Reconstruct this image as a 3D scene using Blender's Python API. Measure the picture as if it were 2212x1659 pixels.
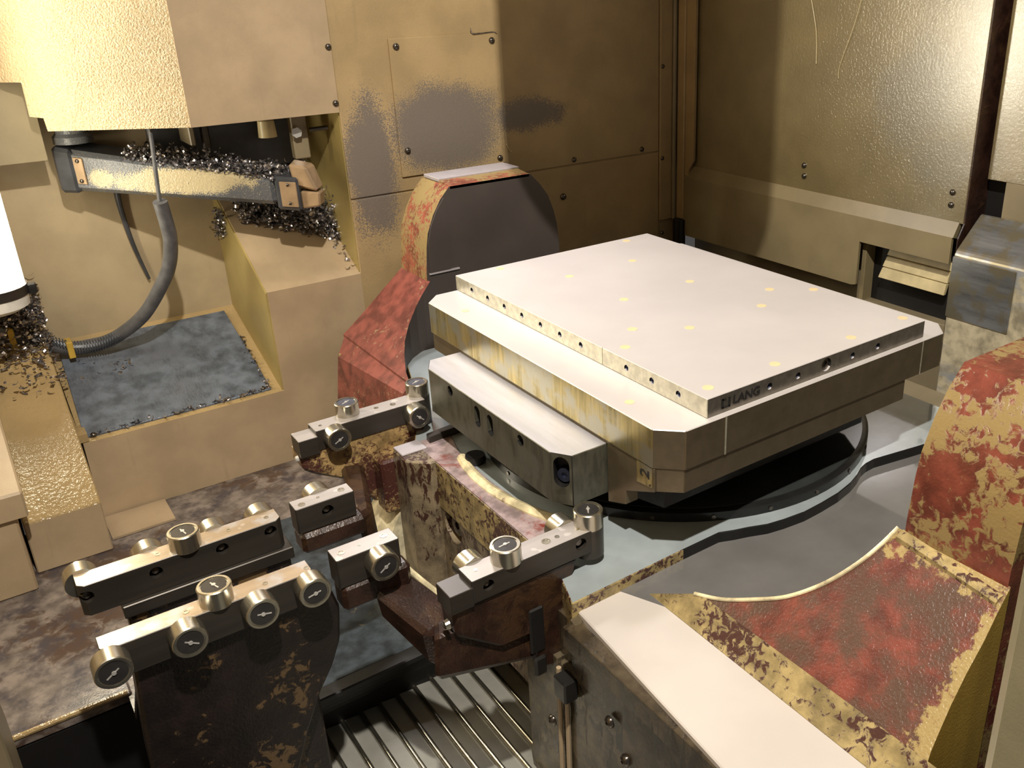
import bpy, bmesh, math, random
from mathutils import Matrix, Vector
PI = math.pi
for o_ in list(bpy.data.objects): bpy.data.objects.remove(o_)
scene = bpy.context.scene
COL = scene.collection

# ------------------------------------------------------------------ camera
# world: X along the table's short side (to the right wall), Y along its long side
# (to the back wall), Z up, metres; origin = front corner of the fixture plate's top
cam_d = bpy.data.cameras.new('camera'); cam = bpy.data.objects.new('camera', cam_d); COL.objects.link(cam)
cam_d.sensor_fit = 'HORIZONTAL'; cam_d.sensor_width = 36.0
cam_d.lens = 1957.33 / 2212 * 36.0
cam_d.shift_x = -190.37 / 2212; cam_d.shift_y = -48.23 / 2212
cam_d.clip_start = 0.01; cam_d.clip_end = 50
Rr = Vector((0.80626322, -0.59115955, -0.02167954))
Ru = Vector((0.24712125, 0.30329066, 0.92029662))
Rb = -Vector((0.53746694, 0.74735879, -0.39062019))
cam.matrix_world = Matrix(((Rr.x, Ru.x, Rb.x, -0.63327), (Rr.y, Ru.y, Rb.y, -0.67594), (Rr.z, Ru.z, Rb.z, 0.43884), (0, 0, 0, 1)))
scene.camera = cam

# ------------------------------------------------------------------ world, lamps, exposure
world = bpy.data.worlds.new('world'); scene.world = world; world.use_nodes = True
bg = world.node_tree.nodes['Background']; bg.inputs[0].default_value = (1.0, 0.96, 0.92, 1); bg.inputs[1].default_value = 0.06
vs = scene.view_settings
vs.view_transform = 'Standard'; vs.look = 'None'; vs.gamma = 1.0; vs.use_curve_mapping = False
vs.exposure = 0.15

def area(name, loc, target, sx, sy, power, col, spread=PI):
    d = bpy.data.lights.new(name, 'AREA'); d.shape = 'RECTANGLE'; d.size = sx; d.size_y = sy
    d.energy = power; d.color = col; d.spread = spread
    o = bpy.data.objects.new(name, d); COL.objects.link(o)
    o.location = loc; o.rotation_euler = (Vector(target) - Vector(loc)).to_track_quat('-Z', 'Y').to_euler()
    return o
# ceiling lamp over the door, above the photographer
area('door_lamp', (-0.50, -0.55, 1.42), (0.25, 0.50, 0.0), 0.04, 0.04, 37.0, (1.0, 0.93, 0.82))
# lamp high on the back wall, over the access panel
area('rear_lamp', (0.02, 0.97, 0.66), (0.10, 0.25, -0.15), 0.22, 0.06, 2.1, (1.0, 0.96, 0.97), math.radians(100))

# ------------------------------------------------------------------ materials
MATS = {}
class NT:
    def __init__(s, name):
        m = bpy.data.materials.new(name); m.use_nodes = True; s.m = m; s.t = m.node_tree; s.n = s.t.nodes; s.l = s.t.links
        s.b = s.n['Principled BSDF']; s.out = s.n['Material Output']; MATS[name] = m
        s.tc = s.n.new('ShaderNodeTexCoord'); s.P = s.tc.outputs['Object']
    def lk(s, a, b): s.l.new(a, b)
    def mapv(s, sc, v=None):
        n = s.n.new('ShaderNodeMapping'); n.inputs['Scale'].default_value = sc; s.lk(v or s.P, n.inputs[0]); return n.outputs[0]
    def noise(s, scale, detail=3, rough=.55, v=None, dist=0):
        n = s.n.new('ShaderNodeTexNoise'); n.inputs['Scale'].default_value = scale; n.inputs['Detail'].default_value = detail
        n.inputs['Roughness'].default_value = rough; n.inputs['Distortion'].default_value = dist
        s.lk(v or s.P, n.inputs['Vector']); return n.outputs[0]
    def math(s, op, a, b=0.0, c=0.0, clamp=False):
        n = s.n.new('ShaderNodeMath'); n.operation = op; n.use_clamp = clamp
        for i, x in enumerate((a, b, c)):
            if isinstance(x, (int, float)): n.inputs[i].default_value = x
            else: s.lk(x, n.inputs[i])
        return n.outputs[0]
    def ramp(s, f, lo, hi, a=0.0, b=1.0):
        n = s.n.new('ShaderNodeMapRange'); n.inputs[1].default_value = lo; n.inputs[2].default_value = hi
        n.inputs[3].default_value = a; n.inputs[4].default_value = b; n.interpolation_type = 'SMOOTHSTEP'; s.lk(f, n.inputs[0]); return n.outputs[0]
    def mix(s, f, a, b):
        n = s.n.new('ShaderNodeMix'); n.data_type = 'RGBA'
        if isinstance(f, (int, float)): n.inputs[0].default_value = f
        else: s.lk(f, n.inputs[0])
        for i, x in ((6, a), (7, b)):
            if isinstance(x, tuple): n.inputs[i].default_value = (*x[:3], 1)
            else: s.lk(x, n.inputs[i])
        return n.outputs[2]
    def blob(s, c, r, wob=.35, wsc=14, soft=.25):
        """soft-edged ragged patch round point c with radii r (world metres); 1 inside"""
        n = s.n.new('ShaderNodeMapping'); n.vector_type = 'POINT'
        n.inputs['Location'].default_value = tuple(-c[i] / r[i] for i in range(3)); n.inputs['Scale'].default_value = tuple(1 / x for x in r)
        s.lk(s.P, n.inputs[0])
        v = s.n.new('ShaderNodeVectorMath'); v.operation = 'LENGTH'; s.lk(n.outputs[0], v.inputs[0])
        d = s.math('ADD', v.outputs['Value'], s.math('MULTIPLY', s.math('SUBTRACT', s.noise(wsc, 4), .5), wob * 2))
        return s.ramp(d, 1 - soft, 1 + soft, 1, 0)
    def set(s, col=None, rough=None, metal=None, spec=None, coat=None, coatr=None):
        for k, x in (('Base Color', col), ('Roughness', rough), ('Metallic', metal), ('Specular IOR Level', spec), ('Coat Weight', coat), ('Coat Roughness', coatr)):
            if x is None: continue
            i = s.b.inputs[k]
            if isinstance(x, (int, float)): i.default_value = x
            elif isinstance(x, tuple): i.default_value = (*x[:3], 1)
            else: s.lk(x, i)
    def bump(s, h, strength=.3, dist=.001):
        n = s.n.new('ShaderNodeBump'); n.inputs['Strength'].default_value = strength; n.inputs['Distance'].default_value = dist
        s.lk(h, n.inputs['Height']); s.lk(n.outputs[0], s.b.inputs['Normal'])

def simple(name, col, rough=.5, metal=0.0, var=.15, vsc=30, bsc=0, bst=.2, bd=.0005, **kw):
    t = NT(name)
    n = t.noise(vsc, 4)
    c = t.mix(t.ramp(n, .3, .7), tuple(x * (1 - var) for x in col), tuple(min(1, x * (1 + var)) for x in col))
    t.set(c, rough, metal, **kw)
    if bsc: t.bump(t.noise(bsc, 2), bst, bd)
    return t.m

def sheet(name, col, rough=.38, coat=None, coatr=.15, blobs=(), bsc=420, bst=.35, bd=.0012, spec=.5, var=.12, blobcol=(.13, .115, .095), blobrough=None, speck=.28):
    """oil-filmed beige powder-coated sheet metal, orange-peel relief, ragged grime patches"""
    t = NT(name)
    c = t.mix(t.ramp(t.noise(9, 5), .3, .7), tuple(x * (1 - var) for x in col), tuple(x * (1 + var) for x in col))
    fine = t.noise(520, 2)
    m = None
    for b in blobs:
        k = t.blob(*b)
        m = k if m is None else t.math('MAXIMUM', m, k)
    if m is not None:
        mm = t.ramp(t.math('ADD', m, t.math('MULTIPLY', t.math('SUBTRACT', fine, .5), speck * 6)), .35, .65)
        c = t.mix(mm, c, blobcol)
        if blobrough is not None: rough = t.math('ADD', t.math('MULTIPLY', mm, blobrough - rough), rough)
    streak = t.ramp(t.noise(12, 4, v=t.mapv((6, 6, .5))), .62, .8, 0, .22)
    c = t.mix(streak, c, tuple(x * .55 for x in col))
    t.set(c, rough, 0.0, spec=spec, coat=coat, coatr=coatr)
    t.bump(t.noise(bsc, 2), bst, bd)
    return t.m

def worn(name, a, b, scale=60, thr=.5, soft=.03, rough=.4, big=7, bigw=.5, bst=.5, bd=.0008, st=(1, 1, 1), c3=None, thr3=.62):
    """two-layer worn paint: b shows through a where the noise is above thr"""
    t = NT(name)
    v = t.mapv(st)
    n = t.math('ADD', t.math('MULTIPLY', t.noise(scale, 6, .65, v, .6), 1 - bigw), t.math('MULTIPLY', t.noise(big, 3, .5), bigw))
    k = t.ramp(n, thr - soft, thr + soft)
    va = t.mix(t.ramp(t.noise(38, 4), .3, .7), tuple(x * .75 for x in a), tuple(min(1, x * 1.79) for x in a))
    c = t.mix(k, va, b)
    if c3: c = t.mix(t.ramp(t.noise(24, 6, .65), thr3 - .12, thr3 + .12), c, c3)
    t.set(c, rough, 0.0, spec=.6)
    t.bump(t.math('ADD', t.noise(330, 2), t.math('MULTIPLY', k, .6)), bst, bd)
    return t.m

def machined(name, col, rough=.32, metal=.9, st=(1, 1, .08), sc=160, amt=.25, bst=.12, tint=None, spots=False):
    """ground / milled steel with tool marks along one direction and oil spots"""
    t = NT(name)
    n = t.noise(sc, 4, .6, t.mapv(st))
    c = t.mix(t.ramp(n, .3, .7), tuple(x * (1 - amt) for x in col), tuple(min(1, x * (1 + amt)) for x in col))
    if tint: c = t.mix(t.ramp(t.noise(26, 4), .45, .62), c, tint)
    if spots: c = t.mix(t.ramp(t.noise(75, 1), .66, .72, 0, .35), c, (.75, .72, .66))
    t.set(c, t.math('ADD', t.math('MULTIPLY', n, .18), rough - .09), metal)
    t.bump(n, bst, .0004)
    return t.m

TAN = (.40, .29, .15)
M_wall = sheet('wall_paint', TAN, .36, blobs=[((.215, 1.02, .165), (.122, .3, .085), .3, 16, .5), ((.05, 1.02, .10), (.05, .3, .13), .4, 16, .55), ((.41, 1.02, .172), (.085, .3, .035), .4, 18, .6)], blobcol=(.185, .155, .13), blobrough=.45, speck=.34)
M_hood = sheet('hood_paint', (.36, .27, .145), .24, bst=1.0, bsc=300, bd=.0028, spec=.8)
M_hoodf = sheet('hood_front_paint', (.42, .315, .20), .45, bst=.2)
M_rec = sheet('recess_paint', (.40, .315, .195), .42, bst=.2)
M_yel = sheet('lamp_yellow_paint', (.37, .285, .105), .35, bst=.2)  # tan sheet with the lamp's yellow light mixed into its colour
M_box = sheet('housing_paint', (.44, .33, .205), .45, bst=.15)
M_gloss = sheet('glossy_oily_paint', (.40, .285, .135), .16, bst=.55, bsc=150, bd=.003, spec=.7)
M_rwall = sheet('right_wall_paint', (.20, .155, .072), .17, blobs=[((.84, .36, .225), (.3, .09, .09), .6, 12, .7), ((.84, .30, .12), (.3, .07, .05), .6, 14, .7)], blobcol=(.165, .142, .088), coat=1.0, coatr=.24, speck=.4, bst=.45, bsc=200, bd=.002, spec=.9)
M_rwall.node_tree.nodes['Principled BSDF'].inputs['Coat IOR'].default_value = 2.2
M_apron = sheet('apron_paint', (.25, .20, .11), .35, bst=.15)
M_lowwall = sheet('lower_wall_paint', (.24, .195, .12), .4, bst=.1)
M_gold = sheet('gold_lit_paint', (.50, .34, .07), .35, bst=.3)  # gold-brown outer saddle face, colour raised so it looks lit
M_black = simple('black_void', (.006, .005, .005), .6)
M_dark = simple('dark_oily_metal', (.03, .028, .027), .3, .4, bsc=60, bst=.3, bd=.002)
M_rubber = simple('black_rubber', (.012, .012, .013), .42, 0, .3)
M_post = sheet('foreground_post_paint', (.33, .30, .19), .4, bst=.1)
M_steel = machined('machined_steel', (.46, .42, .34), .3, .92, spots=False)
M_plate_top = simple('ground_plate_top', (.60, .56, .545), .34, .15, .05, 5)
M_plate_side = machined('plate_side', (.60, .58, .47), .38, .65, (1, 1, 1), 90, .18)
M_plate_front = machined('plate_front_shaded', (.25, .225, .19), .38, .8, (1, 1, 1), 90, .18)  # darker than the left side: shade put into the colour
M_pal = machined('pallet_side_lit', (.52, .43, .20), .30, .9, (1, 1, .06), 130, .3, .2, (.50, .48, .38))  # left flank, the lamp's golden light put into the colour
M_palfront = machined('pallet_front_shaded', (.19, .152, .098), .36, .7, (1, 1, 1), 60, .07, .05)  # same steel turned away from the lamp, darkened in colour
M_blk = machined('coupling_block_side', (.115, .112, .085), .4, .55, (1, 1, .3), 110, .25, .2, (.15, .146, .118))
M_blktop = machined('coupling_block_top', (.42, .41, .435), .42, .3, (1, .1, 1), 60, .08)  # paler than the block sides, overhead light put into the colour
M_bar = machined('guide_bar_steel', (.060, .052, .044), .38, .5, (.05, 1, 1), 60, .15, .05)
M_bartop = machined('guide_bar_top', (.40, .365, .345), .42, .25, (.1, 1, 1), 40, .1, .05, None, True)  # bar tops pale, bar sides near black: light and shade as colour
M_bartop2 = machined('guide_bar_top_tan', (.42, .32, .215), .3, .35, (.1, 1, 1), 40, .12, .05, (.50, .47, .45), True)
M_roll = machined('roller_steel', (.52, .49, .41), .26, .95, (1, 1, .1), 40, .12, .03)
M_disc = simple('roller_face', (.045, .042, .042), .25, .3, .2)
M_discb = simple('roller_face_blue', (.12, .125, .16), .22, .3, .2)
M_white = simple('bright_pin', (.85, .83, .8), .2, .6)
M_bolt = simple('dark_bolt', (.16, .14, .12), .22, .9)
M_holeblue = simple('set_screw_blue', (.10, .12, .2), .22, .85)
M_plug = simple('pale_yellow_plug', (.80, .62, .36), .4, .1, .05)
M_ink = simple('engraved_ink', (.010, .009, .009), .6)
M_red = worn('worn_red_paint', (.12, .029, .018), (.27, .19, .075), 95, .51, .03, .3, 12, .5)
M_redy = worn('worn_red_mostly_tan', (.20, .055, .032), (.29, .21, .085), 130, .48, .04, .36, 14, .5)
M_redc = worn('red_paint_clean', (.15, .042, .031), (.30, .19, .10), 120, .565, .02, .4, 6, .4)
M_saddle = worn('saddle_red_paint', (.13, .030, .019), (.36, .26, .10), 60, .66, .02, .36, 12, .5, .6, .0014, c3=(.095, .048, .031), thr3=.49)
def edge_wear(m):
    t = NT.__new__(NT); t.m = m; t.t = m.node_tree; t.n = t.t.nodes; t.l = t.t.links; t.b = t.n['Principled BSDF']
    t.tc = t.n.new('ShaderNodeTexCoord'); t.P = t.tc.outputs['Object']
    sx = t.n.new('ShaderNodeSeparateXYZ'); t.lk(t.P, sx.inputs[0])
    nz = t.math('MULTIPLY', t.math('SUBTRACT', t.noise(70, 6, .65), .5), .09)
    e1 = t.ramp(t.math('ADD', t.math('MULTIPLY', sx.outputs[1], -1), nz), .340, .348)
    e2 = t.ramp(t.math('ADD', sx.outputs[0], nz), .036, .046)
    old = t.b.inputs['Base Color'].links[0].from_socket
    t.lk(t.mix(t.math('MAXIMUM', e1, e2), old, (.36, .26, .10)), t.b.inputs['Base Color'])
edge_wear(M_saddle)
M_tanstrip = worn('chipped_tan_edge', (.27, .205, .09), (.07, .026, .02), 110, .535, .03, .42, 10, .35)
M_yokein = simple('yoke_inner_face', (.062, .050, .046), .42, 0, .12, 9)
M_bed = simple('wet_grey_bed', (.34, .385, .40), .12, 0, .12, 12, bsc=40, bst=.03, bd=.001, coat=1.0, coatr=.03)
M_pocket = simple('wet_grey_pocket', (.17, .165, .16), .08, 0, .12, 10, coat=1.0, coatr=.03)
M_ledge = simple('cream_ledge', (.60, .55, .51), .22, 0, .06, 6, bsc=120, bst=.06, coat=.4, coatr=.15)
M_tabletop = simple('wet_dark_turntable', (.045, .05, .05), .10, .2, .2, 14, coat=.5, coatr=.06)
M_tabring = simple('turntable_ring', (.02, .02, .02), .25, .3)
M_nose = worn('nose_speckled_paint', (.165, .128, .08), (.06, .026, .018), 110, .555, .02, .35, 8, .45, .5, .001, (1, 1, .45))
M_nosetop = worn('nose_top_wet_red', (.27, .21, .21), (.24, .045, .03), 26, .60, .05, .1, 9, .4, .1)
M_lip = worn('lip_cream', (.55, .48, .30), (.16, .09, .05), 70, .62, .04, .3)
M_scoop = worn('scoop_cream', (.52, .46, .31), (.20, .13, .06), 40, .60, .06, .3, 8, .4, .2, .0006, (1, 1, .3))
M_castA = worn('cast_bracket_tan_rust', (.30, .20, .085), (.075, .026, .02), 170, .50, .05, .34, 14, .5, .6, .001)
M_castB = worn('cast_bracket_brown', (.024, .0105, .007), (.060, .030, .014), 30, .56, .06, .33, 8, .4, .5, .001)
M_castC = worn('stand_dark_paint', (.010, .0062, .0055), (.12, .075, .034), 75, .56, .015, .4, 14, .58, .5, .001)
M_apr = worn('cradle_apron_paint', (.066, .052, .032), (.022, .016, .012), 60, .57, .03, .25, 10, .4, .3, .0008, (1, 1, .35))
M_apr2 = worn('cradle_apron_dark', (.05, .037, .022), (.02, .015, .011), 50, .55, .05, .25, 9, .4, .3, .0008, (1, 1, .35))
M_deck = worn('deck_mottled', (.15, .125, .108), (.085, .052, .036), 34, .53, .05, .2, 6, .5, .2, .0006, c3=(.06, .052, .06), thr3=.57)
M_mat = worn('dark_deck_mat', (.035, .045, .055), (.26, .21, .13), 40, .63, .04, .22, 7, .5, .3, .0008)
M_slat = simple('way_cover_slat', (.30, .295, .265), .22, .1, .15, 12, bsc=300, bst=.05)
M_rib = machined('way_cover_rib', (.45, .42, .34), .2, .95, (1, 1, 1), 60, .15, .05)
M_traypl = worn('blue_grey_tray_plate', (.085, .10, .125), (.135, .15, .18), 160, .56, .08, .38, 10, .45, .6, .0012, (3, .35, 1))
M_arm = sheet('arm_grey_paint', (.095, .10, .11), .28, blobs=[((-.275, 1.115, .112), (.125, .125, .024), .5, 30, .35), ((-.395, 1.20, .118), (.02, .03, .016), .5, 40, .4)], blobcol=(.42, .35, .21), bst=.6, bsc=300, bd=.0015, speck=.5)
M_armd = simple('arm_dark_paint', (.055, .058, .066), .3, .2, .2)
M_cream = simple('cream_plastic', (.60, .50, .28), .35)
M_copper = simple('tan_jaw', (.36, .25, .15), .3, .3)
M_hose = simple('grey_hose', (.10, .10, .105), .35, 0, .2, 60)
M_tie = simple('yellow_tie', (.55, .36, .06), .4)
M_chip = simple('swarf', (.40, .38, .385), .25, .9, .5, 200)
M_grey = machined('scuffed_grey_metal', (.33, .34, .35), .3, .7, (1, .12, 1), 40, .35, .2, (.33, .29, .2))
M_greyw = worn('scuffed_beige_block', (.33, .29, .20), (.28, .29, .30), 30, .54, .04, .3, 5, .6, .2, .0005, (1, .3, 1))
M_lampwhite = simple('lamp_cap_white', (.85, .83, .76), .35)
M_lavender = simple('cap_plate_grey', (.52, .48, .50), .35, .3, .06)
M_spin = simple('spindle_grey', (.25, .24, .22), .4, .3)
def emis(name, col, st):
    t = NT(name); t.set((.9, .9, .9), .4); t.b.inputs['Emission Color'].default_value = (*col, 1); t.b.inputs['Emission Strength'].default_value = st; return t.m
M_tube = emis('lit_lamp_tube', (1.0, .91, .70), 23.0)

# ------------------------------------------------------------------ mesh helpers
def finish(bm, smooth=None):
    bmesh.ops.recalc_face_normals(bm, faces=bm.faces)
    me = bpy.data.meshes.new('mesh'); bm.to_mesh(me); bm.free()
    if smooth:
        me.polygons.foreach_set('use_smooth', [True] * len(me.polygons)); me.set_sharp_from_angle(angle=math.radians(smooth))
    return me
def bev(bm, w, seg=1):
    if w: bmesh.ops.bevel(bm, geom=list(bm.edges), offset=w, offset_type='OFFSET', segments=seg, profile=.5, affect='EDGES', clamp_overlap=True)
    return bm
def box(x0, x1, y0, y1, z0, z1, b=.0, bm=None):
    bm2 = bmesh.new()
    v = [bm2.verts.new((x, y, z)) for x in (x0, x1) for y in (y0, y1) for z in (z0, z1)]
    for f in ((0, 1, 3, 2), (4, 6, 7, 5), (0, 4, 5, 1), (2, 3, 7, 6), (0, 2, 6, 4), (1, 5, 7, 3)): bm2.faces.new([v[i] for i in f])
    bev(bm2, b)
    return join(bm, bm2)
def join(bm, bm2):
    if bm is None: return bm2
    me = bpy.data.meshes.new('tmp'); bm2.to_mesh(me); bm2.free(); bm.from_mesh(me); bpy.data.meshes.remove(me); return bm
def prism(poly, axis, a, b, bw=0.0, bm=None):
    """poly 2-D: axis x -> (y,z), y -> (x,z), z -> (x,y); extruded from a to b"""
    f = {'x': lambda p, t: (t, p[0], p[1]), 'y': lambda p, t: (p[0], t, p[1]), 'z': lambda p, t: (p[0], p[1], t)}[axis]
    bm2 = bmesh.new(); n = len(poly)
    A = [bm2.verts.new(f(p, a)) for p in poly]; B = [bm2.verts.new(f(p, b)) for p in poly]
    bm2.faces.new(A); bm2.faces.new(B[::-1])
    for i in range(n): bm2.faces.new((A[i], A[(i + 1) % n], B[(i + 1) % n], B[i]))
    bmesh.ops.recalc_face_normals(bm2, faces=bm2.faces)
    bev(bm2, bw)
    return join(bm, bm2)
def hexa(pts, b=0.0, bm=None):
    """8 points: bottom 4 then top 4, same order"""
    bm2 = bmesh.new(); v = [bm2.verts.new(p) for p in pts]
    for f in ((3, 2, 1, 0), (4, 5, 6, 7), (0, 1, 5, 4), (1, 2, 6, 5), (2, 3, 7, 6), (3, 0, 4, 7)): bm2.faces.new([v[i] for i in f])
    bev(bm2, b); return join(bm, bm2)
def lathe(prof, seg=32, bm=None, caps=True):
    bm2 = bmesh.new(); rings = []
    for r, z in prof:
        if r < 1e-6: rings.append([bm2.verts.new((0, 0, z))])
        else: rings.append([bm2.verts.new((r * math.cos(2 * PI * i / seg), r * math.sin(2 * PI * i / seg), z)) for i in range(seg)])
    for a, b in zip(rings, rings[1:]):
        for i in range(seg):
            j = (i + 1) % seg
            q = [a[i % len(a)], a[j % len(a)], b[j % len(b)], b[i % len(b)]]
            u = []
            for x in q:
                if x not in u: u.append(x)
            if len(u) > 2: bm2.faces.new(u)
    if caps:
        for r in (rings[0], rings[-1]):
            if len(r) > 2: bm2.faces.new(r)
    return join(bm, bm2)
def tube(pts, r, seg=10, bm=None, taper=None, sub=6):
    P = [Vector(p) for p in pts]
    if sub > 1 and len(P) > 2:
        Q = []
        for i in range(len(P) - 1):
            p0 = P[max(i - 1, 0)]; p1 = P[i]; p2 = P[i + 1]; p3 = P[min(i + 2, len(P) - 1)]
            for k in range(sub):
                t = k / sub
                Q.append(.5 * ((2 * p1) + (p2 - p0) * t + (2 * p0 - 5 * p1 + 4 * p2 - p3) * t * t + (3 * p1 - p0 - 3 * p2 + p3) * t ** 3))
        Q.append(P[-1]); P = Q
    bm2 = bmesh.new(); rings = []; up = Vector((.31, .22, .92))
    for i, p in enumerate(P):
        d = (P[min(i + 1, len(P) - 1)] - P[max(i - 1, 0)]).normalized()
        u = d.cross(up).normalized(); w = d.cross(u)
        rr = r if taper is None else r + (taper - r) * i / (len(P) - 1)
        rings.append([bm2.verts.new(p + rr * (math.cos(2 * PI * k / seg) * u + math.sin(2 * PI * k / seg) * w)) for k in range(seg)])
    for a, b in zip(rings, rings[1:]):
        for k in range(seg): bm2.faces.new((a[k], a[(k + 1) % seg], b[(k + 1) % seg], b[k]))
    bm2.faces.new(rings[0]); bm2.faces.new(rings[-1])
    return join(bm, bm2)
def frame(loc, normal, spin=0):
    q = Vector((0, 0, 1)).rotation_difference(Vector(normal).normalized())
    return Matrix.Translation(loc) @ q.to_matrix().to_4x4() @ Matrix.Rotation(spin, 4, 'Z')

def put(name, me, mat, parent=None, mw=None):
    if isinstance(me, bmesh.types.BMesh): me = finish(me)
    if mat is not None:
        if not me.materials: me.materials.append(mat)
    o = bpy.data.objects.new(name, me); COL.objects.link(o)
    W = mw if mw is not None else Matrix.Identity(4)
    if parent is not None:
        o.parent = parent; o.matrix_parent_inverse = Matrix.Identity(4)
        o.matrix_basis = WM[parent.name].inverted() @ W
    else: o.matrix_basis = W
    WM[o.name] = W
    return o
WM = {}
def thing(name, label, cat, loc=(0, 0, 0), group=None):
    o = bpy.data.objects.new(name, None); COL.objects.link(o); o.location = loc; o.empty_display_size = .02
    WM[o.name] = Matrix.Translation(loc)
    o['label'] = label; o['category'] = cat
    if group: o['group'] = group
    return o
def tag(o, label, cat, group=None):
    o['label'] = label; o['category'] = cat
    if group: o['group'] = group
    return o
def struct(name, me, mat, label=None, parent=None):
    o = put(name, me, mat, parent)
    if parent is None: o['kind'] = 'structure'
    if label: o['label'] = label
    return o
def cut(o, bmc):
    """carve real holes: boolean evaluated once, result kept as plain mesh"""
    me = finish(bmc); c = bpy.data.objects.new('cutter', me); COL.objects.link(c); c.matrix_world = o.matrix_world if False else Matrix.Identity(4)
    md = o.modifiers.new('b', 'BOOLEAN'); md.operation = 'DIFFERENCE'; md.solver = 'EXACT'; md.object = c
    bpy.context.view_layer.update()
    dg = bpy.context.evaluated_depsgraph_get()
    new = bpy.data.meshes.new_from_object(o.evaluated_get(dg)); o.modifiers.clear(); o.data = new
    bpy.data.objects.remove(c)
def cyl(loc, normal, r, h, seg=20, bm=None, r2=None):
    b2 = lathe([(r, -h / 2), (r if r2 is None else r2, h / 2)], seg); b2.transform(frame(loc, normal)); return join(bm, b2)
def setmats(o, mats, fn):
    """several materials on one mesh: fn(normal, centre) -> index"""
    o.data.materials.clear()
    for m in mats: o.data.materials.append(m)
    for p in o.data.polygons: p.material_index = fn(p.normal, p.center)
TOPSIDE = lambda n, c: 0 if n.z > .8 else 1

# shared small meshes
ME_BOLT = finish(lathe([(0, .0), (.0062, .0), (.0062, .0012), (.0052, .0034), (.0030, .0048), (.0018, .0050), (.0018, .0036), (0, .0036)], 20), 40); ME_BOLT.materials.append(M_bolt)
ME_SET = finish(lathe([(0, -.001), (.0042, -.001), (.0042, .0012), (.0018, .0012), (.0018, 0), (0, 0)], 14), 40); ME_SET.materials.append(M_holeblue)
def bolt(parent, loc, normal, s=1.0, name='bolt'):
    return put(name, ME_BOLT, None, parent, frame(loc, normal) @ Matrix.Scale(s, 4))

# ================================================================== the enclosure
W0 = 1.02
wb = struct('wall_back', box(0.0, .84, W0 + .004, W0 + .03, -.62, 1.80), M_wall)
wb['label'] = 'tan painted back wall of the machine enclosure with bolted sheets'
p = put('panel', box(0.0, .774, W0, W0 + .006, .052, 1.79, .0012), M_wall, wb)
p = put('panel', box(0.0, .774, W0, W0 + .006, -.6, .049, .0012), M_wall, wb)
for x, z, s in ((.527, .062, .95), (.722, .062, .95), (.494, -.017, 1.25)): bolt(wb, (x, W0, z), (0, -1, 0), s)
# corner trim: flange, bead and channel
ct = struct('trim_1', box(.776, .812, W0 - .004, W0 + .004, -.118, 1.79, .001), M_wall); ct['label'] = 'upright folded corner trim between back and right wall'
put('bead', tube([(.815, W0 - .008, -.117), (.815, W0 - .008, 1.79)], .005, 10, sub=1), M_lowwall, ct)
put('channel', box(.822, .836, .985, 1.01, -.117, 1.79, .002), M_wall, ct)
put('flange', prism([(.985, -.117), (.985, 1.79), (.955, 1.79), (.955, .03), (.972, .005), (.972, -.117)], 'x', .828, .834), M_wall, ct)
put('foot_tube', tube([(.82, .995, -.118), (.82, .995, -.6)], .016, 16, sub=1), M_dark, ct)
for z in (.245, .034, -.15): bolt(ct, (.782, W0 - .004, z), (0, -1, 0), .8)
# access cover on the back wall
ac = thing('access_cover', 'square tan cover plate with four screws and a grey smear on back wall', 'cover plate', (.229, W0, .08))
put('plate', box(.110, .349, W0 - .005, W0, .080, .341, .001), M_wall, ac)
for x, z in ((.124, .326), (.332, .326), (.126, .131), (.334, .091)): bolt(ac, (x, W0 - .005, z), (0, -1, 0), 1.05, 'screw')
# machine hood over the tool changer
hd = struct('hood', prism([(-.266, .217), (-.002, .217), (-.002, 1.79), (-.266, 1.79)], 'y', W0 - .004, W0 + .002), M_hoodf); hd['label'] = 'tan sheet metal hood above the tool changer opening'
u = Vector((-.806, .591, 0)); nrm = Vector((.591, .806, 0))
prof = [(0, .217), (.246, .216), (.248, .238), (.271, .241), (.270, .297), (.42, .30), (.42, 1.79), (0, 1.79)]
bm = bmesh.new(); R0 = Vector((-.266, W0 - .002, 0))
A = [bm.verts.new(R0 + u * s + Vector((0, 0, z))) for s, z in prof]; B = [bm.verts.new(R0 + u * s + nrm * .004 + Vector((0, 0, z))) for s, z in prof]
bm.faces.new(A); bm.faces.new(B[::-1])
for i in range(len(prof)): bm.faces.new((A[i], A[(i + 1) % len(prof)], B[(i + 1) % len(prof)], B[i]))
put('side_panel', bm, M_hood, hd)
for z in (.333, .234, .43): bolt(hd, (-.007, W0 - .004, z), (0, -1, 0), .95)
# recess for the tool changer
rb = struct('wall_recess', box(-1.0, .012, 1.30, 1.32, -.5, 1.80), M_rec); rb['label'] = 'back sheet of the tool changer recess'
put('side_sheet', box(-.0015, .010, W0 + .0045, 1.30, -.11, 1.79), M_yel, rb)
put('bracket_sheet', box(-.60, -.47, 1.22, 1.225, .16, .6), M_lowwall, rb)
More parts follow.
